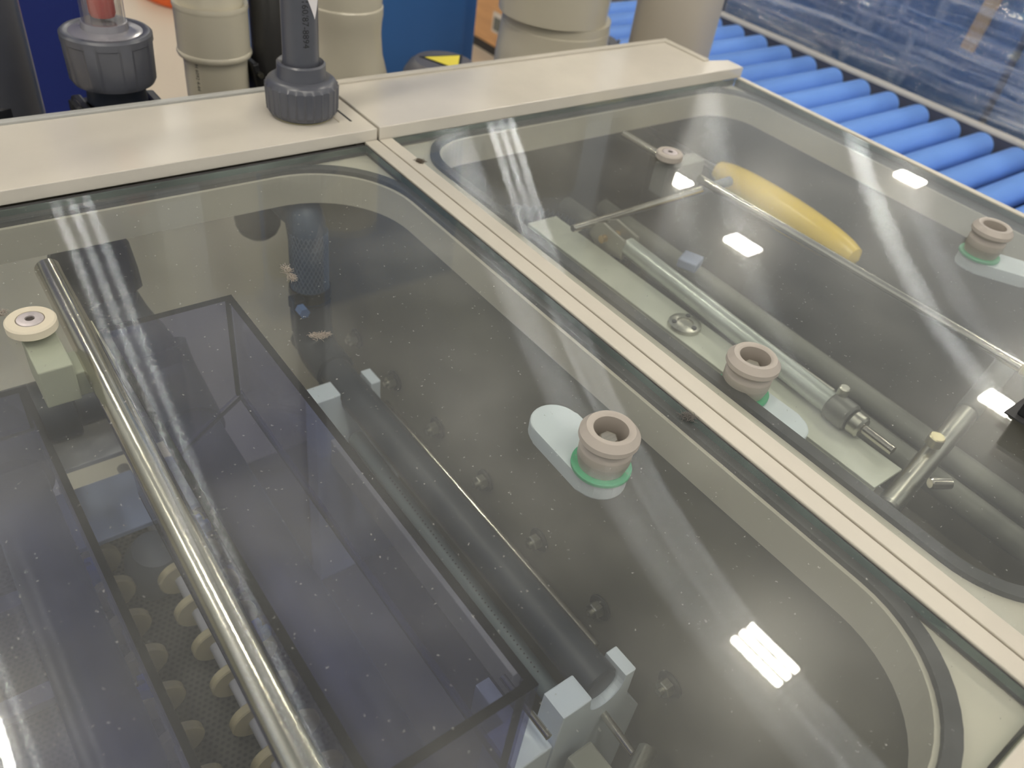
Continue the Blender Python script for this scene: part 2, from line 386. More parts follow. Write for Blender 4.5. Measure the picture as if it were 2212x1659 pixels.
# ================================================================== GLASS LIDS
def knob(cx, cy, parent, ang, dist):
    """turn latch: ring and barrel through the glass, bolt, green gasket and pill-shaped lever below"""
    k = build('latch_knob', MB().lathe([(.0115, -.014), (.0115, .0155), (.0130, .0165), (.0160, .0165), (.0198, .0120), (.0200, .0085), (.0185, .0062),
        (.0172, .0055), (.0172, .0020), (.0178, .0010), (.0176, -.0085), (.0160, -.0150), (.0005, -.0150), (.0005, -.014)], (cx, cy, 0), n=64), knobm, parent)
    build('bolt', MB().lathe([(.0062, -.0138), (.0066, -.013), (.0066, .0075), (.0055, .0082), (.0003, .0082)], (cx, cy, 0), n=6), steel_b, k)
    build('gasket_washer', MB().cyl((cx, cy, -.0185), (cx, cy, -.0152), .0203, n=48, ch=.0006), green, k, 'green rubber washer')
    dx, dy = math.cos(ang), math.sin(ang); r1, r2 = .0190, .0185; poly = []
    for i in range(15):
        t = ang + PI / 2 + PI * i / 14; poly.append((cx + r1 * math.cos(t), cy + r1 * math.sin(t)))
    for i in range(15):
        t = ang - PI / 2 + PI * i / 14; poly.append((cx + dx * dist + r2 * math.cos(t), cy + dy * dist + r2 * math.sin(t)))
    build('lever', MB().prism(poly, -.0310, -.0187, bev=.0015), whitepp, k, 'white translucent pill-shaped lever')
    return k
def flat_knob(cx, cy, parent, r=.0155, m=creamk):
    k = build('flat_knob', MB().lathe([(.0004, .0062), (.0085, .0062), (.0088, .0078), (r - .0012, .0078), (r, .0066), (r, .0012), (r - .001, .0003), (.0004, .0003)], (cx, cy, 0), n=64), m, parent)
    build('screw', MB().lathe([(.0028, .0072), (.0030, .0084), (.0066, .0083), (.0080, .0080), (.0084, .0073), (.0084, .0063)], (cx, cy, 0), n=48), mat('satin_screw', (196, 188, 188), .42, .45, var=.1, vscale=300), k)
    build('hex_socket', MB().cyl((cx, cy, .0063), (cx, cy, .0077), .0028, n=6), mat('dark_socket', (48, 40, 36), .6), k)
    return k
gl = thing('glass_lid', 'left glass lid with the large latch knob and steel rod', 'glass lid', (-.31, -.35, -.006))
def pane_mb(x0, x1, y0, y1):
    m_ = MB().box(x0, x1, y0, y1, -.006, 0)
    for f in m_.b.faces:
        f.normal_update()
        if abs(f.normal.z) < .5: f.material_index = 1
    return m_
build('pane', pane_mb(-.66, -.0178, -.7055, -.0065), [pane, pane_edge], gl)
build('gasket', MB().ring_plate(off_rr(OL, .0125), off_rr(OL, .0030), -.0104, -.0061), rubber, gl)
build('edge_seal', MB().box(-.0176, -.0160, -.7055, -.0045, -.009, -.0005), rubber, gl)
build('edge_seal', MB().box(-.66, -.0178, -.0064, -.0012, -.009, -.0008), rubber, gl)
knob(-.091, -.447, gl, math.radians(88), .048)
knob(-.520, -.447, gl, math.radians(88), .048)
flat_knob(-.3575, -.170, gl)
b = MB().box(-.366, -.345, -.210, -.168, -.036, -.0062, .001); b.box(-.3449, -.320, -.200, -.175, -.042, -.022, .001)
build('rod_bracket', b, mat('pale_green_grey_plastic', (176, 178, 162), .5), gl)
build('rod', MB().cyl((-.3265, -.064, -.024), (-.3375, -.60, -.024), .0094, n=48, ch=.001), steel, gl)
gr = thing('glass_lid', 'right glass lid with two latch knobs and a thin steel rod', 'glass lid', (.29, -.35, -.006))
build('pane', pane_mb(.0157, .5548, -.7055, -.0015), [pane, pane_edge], gr)
build('gasket', MB().ring_plate(off_rr(OR, .0125), off_rr(OR, .0030), -.0104, -.0061), rubber, gr)
build('edge_seal', MB().box(.5550, .5568, -.7055, -.0015, -.0104, -.0008), rubber, gr)
build('edge_seal', MB().box(.02, .553, -.0014, -.0003, -.009, -.0008), rubber, gr)
knob(.057, -.443, gr, math.radians(-88), .040)
knob(.463, -.421, gr, math.radians(-60), .045)
flat_knob(.270, -.150, gr, .0145, knobm)
build('rod_bracket', MB().box(.262, .322, -.160, -.140, -.040, -.0062, .001), mat('grey_bracket_plastic', (112, 112, 108), .5), gr)
build('rod', MB().cyl((.318, -.036, -.028), (.325, -.541, -.028), .0048, n=32, ch=.0006), steel, gr)
build('rod_end', MB().cyl((.3252, -.5415, -.028), (.3262, -.60, -.028), .0056, n=32, ch=.0006), mat('cream_rod_end', (190, 180, 140), .5), gr)
hb = thing('handle_block', 'black handle block standing on the right lid at the picture edge', 'handle', (.22, -.60, 0))
build('block', MB().box(.206, .26, -.66, -.578, .0003, .03, .002), black, hb)
build('foot_plate', MB().box(.200, .262, -.664, -.572, .0001, .0012), rubber, hb)

# lint tufts lying on the glass
def lint(x, y, ln, ang, label, z=.0008, col=None):
    b = MB(); rnd = random.Random(int(x * 1e4) + int(y * 1e3))
    for k in range(150):
        t = rnd.uniform(-.5, .5); px = x + ln * t * math.cos(ang) + rnd.gauss(0, .0011); py = y + ln * t * math.sin(ang) + rnd.gauss(0, .0011)
        d = rnd.uniform(0, 2 * PI); p = Vector((px, py, z + rnd.uniform(0, .0018))); pts = [p.copy()]
        for q in range(7):
            d += rnd.uniform(-1.2, 1.2); p = p + Vector((math.cos(d), math.sin(d), rnd.uniform(-.35, .35))) * .0006; p.z = max(z - .0004, p.z); pts.append(p.copy())
        b.tube(pts, .00013, n=4)
    return tag(build('lint_tuft', b, col or lint_m), label, 'lint')
lint(-.183, -.183, .0200, math.radians(-95), 'pale lint tuft on the left lid above the hose clamp')
lint(-.198, -.263, .0110, math.radians(-15), 'pale lint tuft on the left lid over the dark pipe elbow')
lint(-.0225, -.455, .0060, math.radians(-60), 'dark grey lint ball in the groove beside the divider strips', col=mat('dark_lint', (104, 100, 96), .9))
lint(.0135, -.058, .0045, math.radians(-70), 'tiny brown lint speck at the corner of the right lid', col=cell_m)
lint(-.3745, -.1465, .0120, math.radians(5), 'grey lint strand touching the flat knob of the left lid')

# ================================================================== INSIDE THE LEFT TANK
# bolts in the divider wall
bolt0 = None
for i in range(7):
    y = .002 - .0877 * i
    lab = ['uppermost wall bolt beside the elbow', 'second wall bolt from the top, right of the white saddle', 'third wall bolt from the top', 'fourth wall bolt from the top, left of the knob lever',
           'fifth wall bolt from the top', 'sixth wall bolt, level with the pipe end', 'lowest wall bolt, left of the mirrored lamp'][i]
    if bolt0 is None:
        bolt0 = thing('wall_bolt', lab, 'bolt', (-.0195, y, -.245), 'hex bolts in the grey inner wall')
        build('washer', MB().cyl((-.0197, y, -.245), (-.0225, y, -.245), .0125, n=32, ch=.0008), mat('dark_steel_washer', (70, 70, 68), .35, .6), bolt0)
        build('hex_head', MB().cyl((-.0226, y, -.245), (-.031, y, -.245), .0078, n=6, ch=.0008), steel_b, bolt0)
        build('stud', MB().cyl((-.0311, y, -.245), (-.035, y, -.245), .0032, n=16), steel_b, bolt0)
    else: dup(bolt0, (0, -.0877 * i, 0), lab)
# black pipe carried by two saddles
PX, PZ, PR = -.088, -.215, .0172
mp = thing('spray_pipe', 'thick dark grey pipe lying in two white saddles right of the smoked box', 'pipe', (PX, -.3, PZ))
build('body', MB().cyl((PX, .0, PZ), (PX, -.503, PZ), PR, n=48, ch=.002), pvc_dark, mp)
el = bez([(PX, -.072, PZ), (PX, -.036, PZ + .002), (PX + .001, -.018, PZ + .022), (PX + .002, -.014, PZ + .056)], 8)
build('elbow', MB().tube(el, .0215, n=32), pvc_dark, mp)
sd = thing('pipe_saddle', 'bluish white saddle block holding the far end of the dark pipe', 'pipe saddle', (PX, -.09, -.5), 'white saddles under the dark pipe')
def saddle_poly():
    poly = [(-.134, -.290), (-.134, -.498), (-.030, -.498), (-.030, -.290), (-.0595, -.245), (-.0595, -.205), (-.0705, -.205)]
    for i in range(13):
        t = math.radians(0 - 180 * i / 12); poly.append((PX + (PR + .0012) * math.cos(t), PZ + (PR + .0012) * math.sin(t)))
    poly += [(-.1058, -.205), (-.134, -.205)]
    return poly
build('block', MB().prism(saddle_poly(), -.1185, -.0945, 'XZ', bev=.0012), bluewhite, sd)
dup(sd, (0, -.392, 0), 'bluish white saddle block holding the near end of the dark pipe')
wb = thing('support_block', 'white plastic block at the near right corner of the smoked box', 'block', (-.15, -.49, -.5))
build('block', MB().box(-.175, -.136, -.5105, -.474, -.499, -.245, .0015), bluewhite, wb)
build('foot', MB().box(-.150, -.1362, -.4735, -.430, -.32, -.262, .001), whitepp, wb)
ft = thing('hose_fitting', 'frosted plastic fitting below the near saddle', 'fitting', (-.11, -.54, -.5))
b = MB().box(-.128, -.103, -.548, -.520, -.33, -.255, .002); b.box(-.140, -.112, -.562, -.540, -.34, -.27, .002)
build('body', b, mat('frosted_plastic', (150, 150, 142), .5), ft)
build('collar', MB().cyl((-.12, -.53, -.33), (-.12, -.53, -.499), .012, n=24), mat('frosted_plastic', (150, 150, 142), .5), ft)
sr = thing('steel_rod', 'thin steel rod running along the right side of the dark pipe', 'rod', (-.047, -.29, -.25))
build('rod', MB().cyl((-.047, -.108, -.250), (-.047, -.462, -.250), .0042, n=24, ch=.0005), steel, sr)
sr2 = thing('steel_rod', 'short bright steel rod below the near saddle', 'rod', (-.082, -.52, -.25))
build('rod', MB().cyl((-.081, -.500, -.252), (-.084, -.548, -.252), .0034, n=24, ch=.0005), steel, sr2)
sr3 = thing('steel_rod', 'steel pin between the white block and the near saddle', 'rod', (-.140, -.49, -.24))
build('rod', MB().cyl((-.1475, -.455, -.215), (-.1475, -.512, -.215), .003, n=24), steel, sr3)
# hose with clamp
hs = thing('braided_hose', 'blue-grey braided hose dropping into the dark pipe elbow', 'hose', (-.1, .05, -.1))
hp = bez([(-.086, -.014, -.155), (-.086, -.014, -.12), (-.086, -.013, -.085), (-.086, -.004, -.062), (-.086, .018, -.0625), (-.086, .040, -.0625)], 10)
b = MB().tube(hp, .0195, n=64, ripple=lambda i: 1 + .004 * (i % 2))
build('body', b, hose_m, hs)
# braid: raised diagonal cords
b = MB()
for k in range(28):
    for sgn in (1, -1):
        pts = [(-.086 + .0195 * math.cos(a), -.014 + .0195 * math.sin(a), z_) for a, z_ in ((2 * PI * k / 28 + sgn * 1.9 * q / 12, -.150 + .076 * q / 12) for q in range(13))]
        b.tube(pts, .0005, n=4)
build('braid', b, mat('grey_braid_cord', (104, 116, 138), .5), hs)
hc = thing('hose_clamp', 'steel band clamp around the lower end of the braided hose', 'hose clamp', (-.1, .05, -.13))
build('band', MB().lathe([(.0202, -.0065), (.0214, -.0065), (.0220, 0), (.0214, .0065), (.0202, .0065)], (-.086, -.014, -.146), n=48, closed=True), mat('dull_band_steel', (96, 92, 84), .35, .8), hc)
build('screw_housing', MB().box(-.116, -.102, -.040, -.024, -.152, -.138, .002), black, hc)
build('screw', MB().cyl((-.110, -.051, -.146), (-.110, -.0405, -.146), .0058, n=6), mat('blue_plastic', (96, 124, 178), .4), hc)
# perforated spray tube and pale rail between box and pipe
pt = thing('perforated_tube', 'blue-grey tube with a row of small holes beside the smoked box', 'tube', (-.13, -.3, -.28))
b = MB().cyl((-.091, -.125, -.268), (-.099, -.470, -.268), .0090, n=32)
build('body', b, mat('blue_grey_tube', (104, 116, 122), .5), pt)
b = MB()
for i in range(52):
    y = -.20 - .0049 * i; a = math.radians(100); xx = -.091 - .008 * (-.125 - y) / .345
    b.cyl((xx + .0084 * math.cos(a), y, -.268 + .0084 * math.sin(a)), (xx + .0092 * math.cos(a), y, -.268 + .0092 * math.sin(a)), .0008, n=8)
build('spray_holes', b, black, pt)
rl = thing('tank_rail', 'pale plastic rail along the right edge of the smoked box', 'rail', (-.155, -.3, -.3))
build('bar', MB().box(-.118, -.1075, -.440, -.080, -.30, -.264, .001), cream_in, rl)
bt = thing('mesh_tray', 'dark perforated tray deep under the smoked boxes', 'tray', (-.33, -.3, -.4))
build('tray', MB().box(-.60, -.195, -.70, .02, -.372, -.366), perforated_mat('perforated_sheet', (66, 64, 60), (26, 25, 24), .0058, .30), bt)
b = MB()
for yy in (-.69, .01): b.box(-.60, -.195, yy - .008, yy + .008, -.499, -.3722)
build('support', b, tank_dark, bt)

# smoked acrylic boxes
def acrylic_box(t, x0, x1, y0, y1, zb, zt, th=.005, flat=False):
    zl = zb if flat else zb - (x1 - x0) * .72
    fr = [('side_wall', (x0, x0 + th, y0, y1)), ('side_wall', (x1 - th, x1, y0, y1)), ('end_wall', (x0 + th, x1 - th, y0, y0 + th)), ('end_wall', (x0 + th, x1 - th, y1 - th, y1))]
    for nm, (a, b_, c, d) in fr:
        lo = zl if a == x0 else zb
        m_ = MB().prism([(a, zl), (b_, zb), (b_, zt), (a, zt)], c, d, 'XZ') if nm == 'end_wall' else MB().box(a, b_, c, d, lo, zt)
        build(nm, m_, smoke, t)
        build('rim', MB().box(a, b_, c, d, zt + .0001, zt + .0012), smoke_edge, t)
    zl = zb if flat else zb - (x1 - x0) * .72
    build('bottom', MB().prism([(x0, zl), (x1, zb), (x1, zb - th), (x0, zl - th)], y0, y1, 'XZ'), smoke, t)
    for (cx, cy) in ((x0 + th, y0 + th), (x1 - th, y0 + th), (x0 + th, y1 - th), (x1 - th, y1 - th)):
        build('glued_corner', MB().box(cx - .0016, cx + .0016, cy - .0016, cy + .0016, zb if cx > x0 + .01 else zl, zt), smoke_edge, t)
    b = MB(); e = .0016
    for c, d in ((y0, y0 + 2 * e), (y1 - 2 * e, y1)): b.prism([(x0, zl - th), (x1, zb - th), (x1, zb - th - .0015), (x0, zl - th - .0015)], c, d, 'XZ')
    b.box(x0, x0 + 2 * e, y0 + 2 * e, y1 - 2 * e, zl - th - .003, zl - th - .0016); b.box(x1 - 2 * e, x1, y0 + 2 * e, y1 - 2 * e, zb - th - .003, zb - th - .0016)
    build('bottom_seam', b, smoke_edge, t)
ba = thing('smoked_box', 'larger smoked acrylic box right of the thick steel rod', 'acrylic box', (-.265, -.345, -.13))
acrylic_box(ba, -.316, -.217, -.542, -.149, -.128, -.030)
bb = thing('smoked_box', 'smoked acrylic box left of the thick steel rod', 'acrylic box', (-.42, -.38, -.13))
acrylic_box(bb, -.47, -.3665, -.60, -.085, -.150, -.112, flat=True)
cb = thing('cream_block', 'small cream plastic block at the far left corner of the smoked box', 'block', (-.315, -.12, -.1))
build('block', MB().box(-.322, -.310, -.150, -.095, -.095, -.058, .001), cream_in, cb)

# manifold pipes below the boxes
mf = thing('pipe_manifold', 'black pipe assembly with tees and elbows under the smoked boxes', 'pipe assembly', (-.3, -.2, -.2))
build('main_pipe', MB().cyl((-.249, -.030, -.205), (-.256, -.52, -.205), .026, n=40), pvc_dark, mf)
build('elbow', MB().tube(bez([(-.250, -.10, -.205), (-.2465, -.050, -.203), (-.2475, -.022, -.190), (-.2490, -.010, -.168)], 8), .0305, n=32), pvc_dark, mf)
build('valve_body', MB().tube([(-.281, .034, -.052), (-.279, .030, -.072), (-.278, .020, -.095), (-.2765, .012, -.112)], [.026, .0345, .0350, .0330], n=12), black, mf)
vb = Vector((-.2765, .010, -.114)); vd = Vector((-.05, -.42, .9)).normalized()
build('valve_ring', MB().lathe([(.0150, .004), (.0205, .004), (.0215, .0075), (.0255, .0075), (.0265, .002), (.0265, -.010), (.0150, -.010)], vb, vd, n=48, closed=True), pvc_dark, mf)
build('valve_cap', MB().cyl(vb - vd * .008, vb + vd * .002, .0149, n=40), black, mf)
build('down_pipe', MB().tube(bez([(-.2755, .016, -.118), (-.268, .002, -.140), (-.258, -.006, -.160), (-.250, -.014, -.180)], 6), .0265, n=36), pvc_dark, mf)
build('cross_pipe', MB().cyl((-.27, -.010, -.207), (-.60, -.010, -.207), .0225, n=32), pvc_dark, mf)
build('coupling', MB().cyl((-.330, -.010, -.207), (-.42, -.010, -.207), .031, n=32, ch=.002), pvc_dark, mf)
build('coupling', MB().cyl((-.262, -.010, -.207), (-.285, -.010, -.207), .027, n=32, ch=.002), pvc_dark, mf)
build('branch_pipe', MB().cyl((-.397, -.03, -.207), (-.40, -.60, -.215), .024, n=32), pvc_dark, mf)
build('branch_elbow', MB().tube(bez([(-.385, -.010, -.207), (-.397, -.045, -.207), (-.398, -.09, -.208)], 8), .031, n=32), pvc_dark, mf)
ie = thing('pipe_stub', 'short black rounded pipe stub under the rear cover, left of the braided hose', 'pipe', (-.1, .078, -.1))
build('stub', MB().lathe([(.0245, 0), (.0245, -.062), (.0235, -.072), (.0200, -.080), (.0140, -.0855), (.0003, -.0875)], (-.100, .078, -.0405), n=48), black, ie)

# wheels on shafts over the mesh tray
disc = None
for row, (xc, n0, y0) in enumerate(((-.357, 9, -.105), (-.300, 9, -.118))):
    shaft = tag(build('wheel_shaft', MB().cyl((xc, .0, -.318), (xc, -.60, -.318), .0060, n=24), mat('grey_shaft', (178, 178, 188), .4)),
                ['pale grey shaft carrying the left row of cream wheels', 'pale grey shaft carrying the row of cream wheels beside the steel rod'][row], 'shaft')
    for i in range(n0):
        lab = (['cream wheel of the left row', 'cream wheel of the row under the steel rod'][row]) + ', ' + ['farthest', 'second from the far end', 'third from the far end', 'fourth from the far end', 'fifth from the far end', 'sixth from the far end', 'seventh from the far end', 'eighth from the far end', 'nearest'][i]
        if disc is None:
            disc = build('transport_wheel', MB().lathe([(.0045, 0), (.0185, 0), (.0198, .0012), (.0198, .0072), (.0185, .0084), (.0045, .0084)], (xc, y0, -.318), (0, -1, 0), n=40, closed=True), mat('cream_wheel_plastic', (196, 184, 152), .5))
            tag(disc, lab, 'wheel', 'cream wheels over the tray')
        else: dup(disc, (xc + .357, -.0415 * i + (y0 + .105), 0), lab, 'cream wheels over the tray')
# blue nozzles
nz0 = None
for (x, y, lab) in ((-.366, -.133, 'blue nozzle clip at the upper left under the smoked box'), (-.365, -.271, 'blue nozzle clip at the lower left under the smoked box'),
                    (-.262, -.205, 'blue nozzle clip right of the steel rod'), (-.262, -.085, 'blue nozzle clip behind the black pipe')):
    if nz0 is None:
        nz0 = thing('nozzle_clip', lab, 'nozzle', (x, y, -.29), 'blue nozzle clips'); x0, y0 = x, y
        poly = [(x - .008, y - .006), (x + .004, y - .009), (x + .009, y - .002), (x + .007, y + .008), (x - .003, y + .009), (x - .004, y + .004), (x + .002, y + .003), (x + .002, y - .002), (x - .007, y - .001)]
        build('clip', MB().prism(poly, -.302, -.288, bev=.001), mat('blue_clip_plastic', (60, 96, 190), .4), nz0)
        build('tip', MB().cyl((x + .001, y - .001, -.317), (x + .001, y - .001, -.303), .0055, .003, n=20), mat('blue_clip_plastic', (60, 96, 190), .4), nz0)
    else: dup(nz0, (x - x0, y - y0, 0), lab)
# plates glimpsed below
tg = thing('guide_plate', 'pale grey crosswise plate behind the steel rod', 'plate', (-.32, .0, -.3))
build('plate', MB().box(-.46, -.275, -.040, .020, -.262, -.256, .001), mat('pale_grey_sheet', (176, 178, 186), .5), tg)
tg2 = thing('guide_plate', 'bluish translucent plate below the crosswise black pipe', 'plate', (-.33, -.1, -.3))
build('plate', MB().box(-.385, -.300, -.120, -.045, -.285, -.279, .001), mat('pale_blue_sheet', (142, 154, 188), .5), tg2)
for k, (yy, lab) in enumerate(((-.16, 'grey crossbar under the left smoked box, far one'), (-.255, 'grey crossbar under the left smoked box, middle one'), (-.345, 'grey crossbar under the left smoked box, near one'))):
    g = build('crossbar', MB().box(-.60, -.385, yy - .016, yy, -.262, -.252, .001), mat('dull_grey_bar', (120, 122, 130), .5)); tag(g, lab, 'bar')
tag(build('paper_label', MB().box(-.418, -.401, -.318, -.284, -.2515, -.2510), mat('pale_label', (190, 190, 206), .5)), 'pale rectangular label stuck on the near crossbar', 'label')
tag(build('float_body', MB().lathe([(.012, 0), (.022, .004), (.026, .02), (.026, .05), (.020, .065), (.006, .07)], (-.318, -.125, -.36), (0.1, -.2, 1), n=32), mat('grey_float', (84, 90, 104), .5)), 'grey rounded float beside the steel rod deep in the tank', 'float')
# curved hose and steel pipe stub at the front of the tank
tag(build('drain_hose', MB().tube(bez([(-.105, -.525, -.38), (-.085, -.545, -.335), (-.062, -.575, -.33), (-.050, -.63, -.34), (-.052, -.69, -.36)], 10), .0095, n=20), mat('grey_soft_hose', (128, 132, 134), .5)), 'pale grey curved hose near the lowest wall bolt', 'hose')
tag(build('steel_stub', MB().cyl((-.075, -.553, -.245), (-.120, -.572, -.245), .0075, n=24, ch=.001), steel_b), 'steel stub pipe at the bottom edge of the picture', 'pipe')

# ================================================================== INSIDE THE RIGHT TANK
pl = thing('bracket_plate', 'long matt aluminium bracket plate along the right tank', 'plate', (.182, -.30, -.1))
b = MB().box(.163, .205, -.532, -.062, -.103, -.100, .0004); b.box(.163, .166, -.532, -.062, -.122, -.1031, .0004)
build('plate', b, alu, pl)
fg = build('flange_knob', MB().lathe([(.002, .0035), (.008, .0035), (.0085, .0055), (.0125, .0055), (.0165, .004), (.0170, .0002), (.002, .0002)], (.183, -.293, -.0999), n=48), steel_b, pl)
for k in range(3):
    a = math.radians(30 + 120 * k); build('flange_screw', MB().cyl((.183 + .0118 * math.cos(a), -.293 + .0118 * math.sin(a), -.0947), (.183 + .0118 * math.cos(a), -.293 + .0118 * math.sin(a), -.0935), .0026, n=16), black, fg)
build('support_leg', MB().box(.168, .200, -.50, -.47, -.409, -.1032), alu, pl)
build('support_leg', MB().box(.168, .200, -.12, -.09, -.409, -.1032), alu, pl)
ac = thing('pneumatic_cylinder', 'slim pneumatic cylinder lying beside the aluminium plate', 'cylinder', (.21, -.33, -.09))
b = MB().cyl((.2210, -.165, -.088), (.2040, -.462, -.088), .0105, n=40, ch=.001)
build('barrel', b, mat('satin_barrel', (176, 182, 176), .3, .5), ac)
build('rail', MB().box(.2245, .2325, -.44, -.17, -.098, -.092, .001), steel_b, ac)
build('end_collar', MB().cyl((.2048, -.452, -.088), (.2036, -.475, -.088), .0135, n=40, ch=.002), mat('grey_collar', (120, 120, 116), .35, .5), ac)
build('end_collar', MB().cyl((.2034, -.4755, -.088), (.2030, -.488, -.088), .0105, n=32, ch=.002), steel_b, ac)
build('port', MB().cyl((.2075, -.456, -.080), (.2075, -.456, -.0665), .005, n=20, ch=.001), steel_b, ac)
build('piston_rod', MB().cyl((.2030, -.4885, -.088), (.2018, -.519, -.088), .0042, n=24), steel, ac)
hg = thing('clevis_hinge', 'clevis hinge at the far end of the pneumatic cylinder', 'hinge', (.222, -.14, -.09))
b = MB()
for dx in (-.012, .008): b.prism([(-.170, -.100), (-.130, -.106), (-.115, -.096), (-.118, -.082), (-.132, -.074), (-.168, -.078)], .222 + dx, .226 + dx, 'YZ', bev=.0008)
build('cheek', b, mat('clear_grey_clevis', (150, 148, 138), .3, .4), hg)
build('pin', MB().cyl((.204, -.140, -.089), (.242, -.140, -.089), .0045, n=24), mat('brass_pin', (190, 160, 110), .3, .8), hg)
ct = thing('steel_bar', 'bright round bar crossing from the aluminium plate to the right', 'bar', (.28, -.115, -.08))
build('bar', MB().cyl((.180, -.117, -.082), (.400, -.111, -.082), .0046, n=24, ch=.001), steel, ct)
build('sleeve', MB().cyl((.400, -.111, -.082), (.455, -.1095, -.082), .0062, n=24), mat('grey_sleeve', (120, 122, 128), .5), ct)
tb = thing('steel_crossbar', 'thick steel crossbar at the near end of the aluminium plate', 'bar', (.25, -.52, -.1))
build('bar', MB().cyl((.166, -.5475, -.112), (.332, -.5225, -.100), .0100, n=40, ch=.002), steel_b, tb)
build('dull_sleeve', MB().cyl((.3322, -.5222, -.1), (.445, -.504, -.093), .0108, n=32, ch=.001), mat('grey_tube_sleeve', (98, 98, 98), .5), tb)
build('end_screw', MB().cyl((.250, -.5315, -.0935), (.250, -.5315, -.083), .0070, n=24, ch=.001), mat('brassy_cap', (196, 186, 150), .3, .8), tb)
build('end_screw', MB().cyl((.205, -.556, -.095), (.222, -.566, -.095), .0050, n=24, ch=.001), steel, tb)
# corrugated hoses
def corr(pts, r, label, n=10):
    path = bez(pts, n); tag(build('corrugated_hose', MB().tube(path, r, n=28, ripple=lambda i: 1 + .13 * math.sin(i * 1.6)), pvc_dark), label, 'hose')
corr([(.150, .055, -.19), (.172, .02, -.15), (.195, -.02, -.13), (.216, -.045, -.13), (.232, -.06, -.135)], .021, 'dark corrugated hose behind the far end of the aluminium plate', 18)
corr([(.232, -.115, -.13), (.238, -.14, -.125), (.245, -.165, -.12)], .014, 'short dark corrugated hose under the clevis hinge', 16)
yr = thing('yellow_roller', 'glossy yellow roller near the far side of the right tank', 'roller', (.52, -.17, -.11))
prof = [(.001, 0)] + [(.0220 * math.sin(PI * (i + .5) / 20) ** .26 + .001, .25 * (i + .5) / 20) for i in range(20)] + [(.001, .25)]
build('roller', MB().lathe(prof, (.503, -.050, -.100), (-.085, -1, 0), n=48), yellow, yr)
build('axle', MB().cyl((.503, .109, -.100), (.503, -.049, -.100), .004, n=16), steel_b, yr)
dt = thing('dark_tube', 'long dark tube running under the thin steel rod', 'tube', (.30, -.35, -.16))
build('tube', MB().cyl((.33, .05, -.17), (.31, -.66, -.17), .013, n=24), mat('olive_grey_tube', (120, 120, 112), .5), dt)
dt2 = dup(dt, (.075, 0, -.02), 'long dark tube nearer the yellow roller')
tag(build('white_clip', MB().box(.335, .362, -.175, -.150, -.150, -.138, .002, rot=Matrix.Rotation(.4, 3, 'Z')), mat('bluish_clip', (150, 160, 190), .5)), 'small bluish clip below the small flat knob of the right lid', 'clip')

# ================================================================== PIPEWORK BEHIND THE MACHINE
# grey riser with ribbed union nut on the rear cover
gx, gy = -.053, .058
gp = thing('riser_pipe', 'dark grey riser pipe with a ribbed union nut standing on the rear cover', 'pipe', (gx, gy, .0125))
build('pipe', MB().cyl((gx, gy, .045), (gx, gy, .60), .0172, n=48), pvc, gp)
build('socket', MB().lathe([(.0174, .062), (.0215, .0645), (.0232, .063), (.0236, .047), (.0250, .043), (.018, .043)], (gx, gy, 0), n=48, closed=True), pvc, gp)
rib = lambda t, h: 1 + (.035 * max(0, math.cos(26 * t)) ** 6 if .012 < h < .037 else 0)
build('union_nut', MB().lathe([(.023, .0435), (.0290, .0430), (.0325, .0405), (.0345, .0372), (.0345, .0368), (.0338, .0130), (.0330, .0122), (.0318, .0085), (.0260, .0060), (.0200, .0058)], (gx, gy, .0065), n=234, ripple=rib), pvc, gp)
build('cream_spigot', MB().lathe([(.0255, .0165), (.0250, .0128), (.0290, .0130), (.0295, .0124)], (gx, gy, 0), n=48), mat('yellowed_cream_plastic', (206, 196, 150), .5), gp)
# printed text on pipes
def pipe_text(txt, cx, cy, r, z_top, ang, size, parent, name='printed_text', flip=1):
    cu = bpy.data.curves.new('txt', 'FONT'); cu.body = txt; cu.size = size; cu.resolution_u = 2
    o = bpy.data.objects.new('txt', cu); C.objects.link(o); dg = bpy.context.evaluated_depsgraph_get()
    me = bpy.data.meshes.new_from_object(o.evaluated_get(dg)); bpy.data.objects.remove(o)
    bm = bmesh.new(); bm.from_mesh(me); bmesh.ops.triangulate(bm, faces=bm.faces[:]); b = MB(); b.b.free(); b.b = bm
    for v in bm.verts:
        s_, h_ = v.co.x, v.co.y; a = ang + h_ / r
        v.co = Vector((cx + (r + .0002) * math.cos(a), cy + (r + .0002) * math.sin(a), z_top - s_))
    bpy.data.meshes.remove(me)
    return build(name, b, blk_ink, parent)
pipe_text('160/87-8894', gx, gy, .0172, .125, math.radians(-107), .0085, gp)
# white arrow sticker
b = MB(); ns = 10; nc = 8; V_ = []
for j in range(ns + 1):
    z_ = .1065 + .035 * j / ns; hw = (j / ns) * .0145
    for q in range(nc + 1): a = math.radians(-64) + (2 * q / nc - 1) * hw / .0174; V_.append((gx + .0176 * math.cos(a), gy + .0176 * math.sin(a), z_))
b._add(V_, [(j * (nc + 1) + q, j * (nc + 1) + q + 1, (j + 1) * (nc + 1) + q + 1, (j + 1) * (nc + 1) + q) for j in range(ns) for q in range(nc)]); build('arrow_sticker', b, paper, gp, 'white pointed sticker')

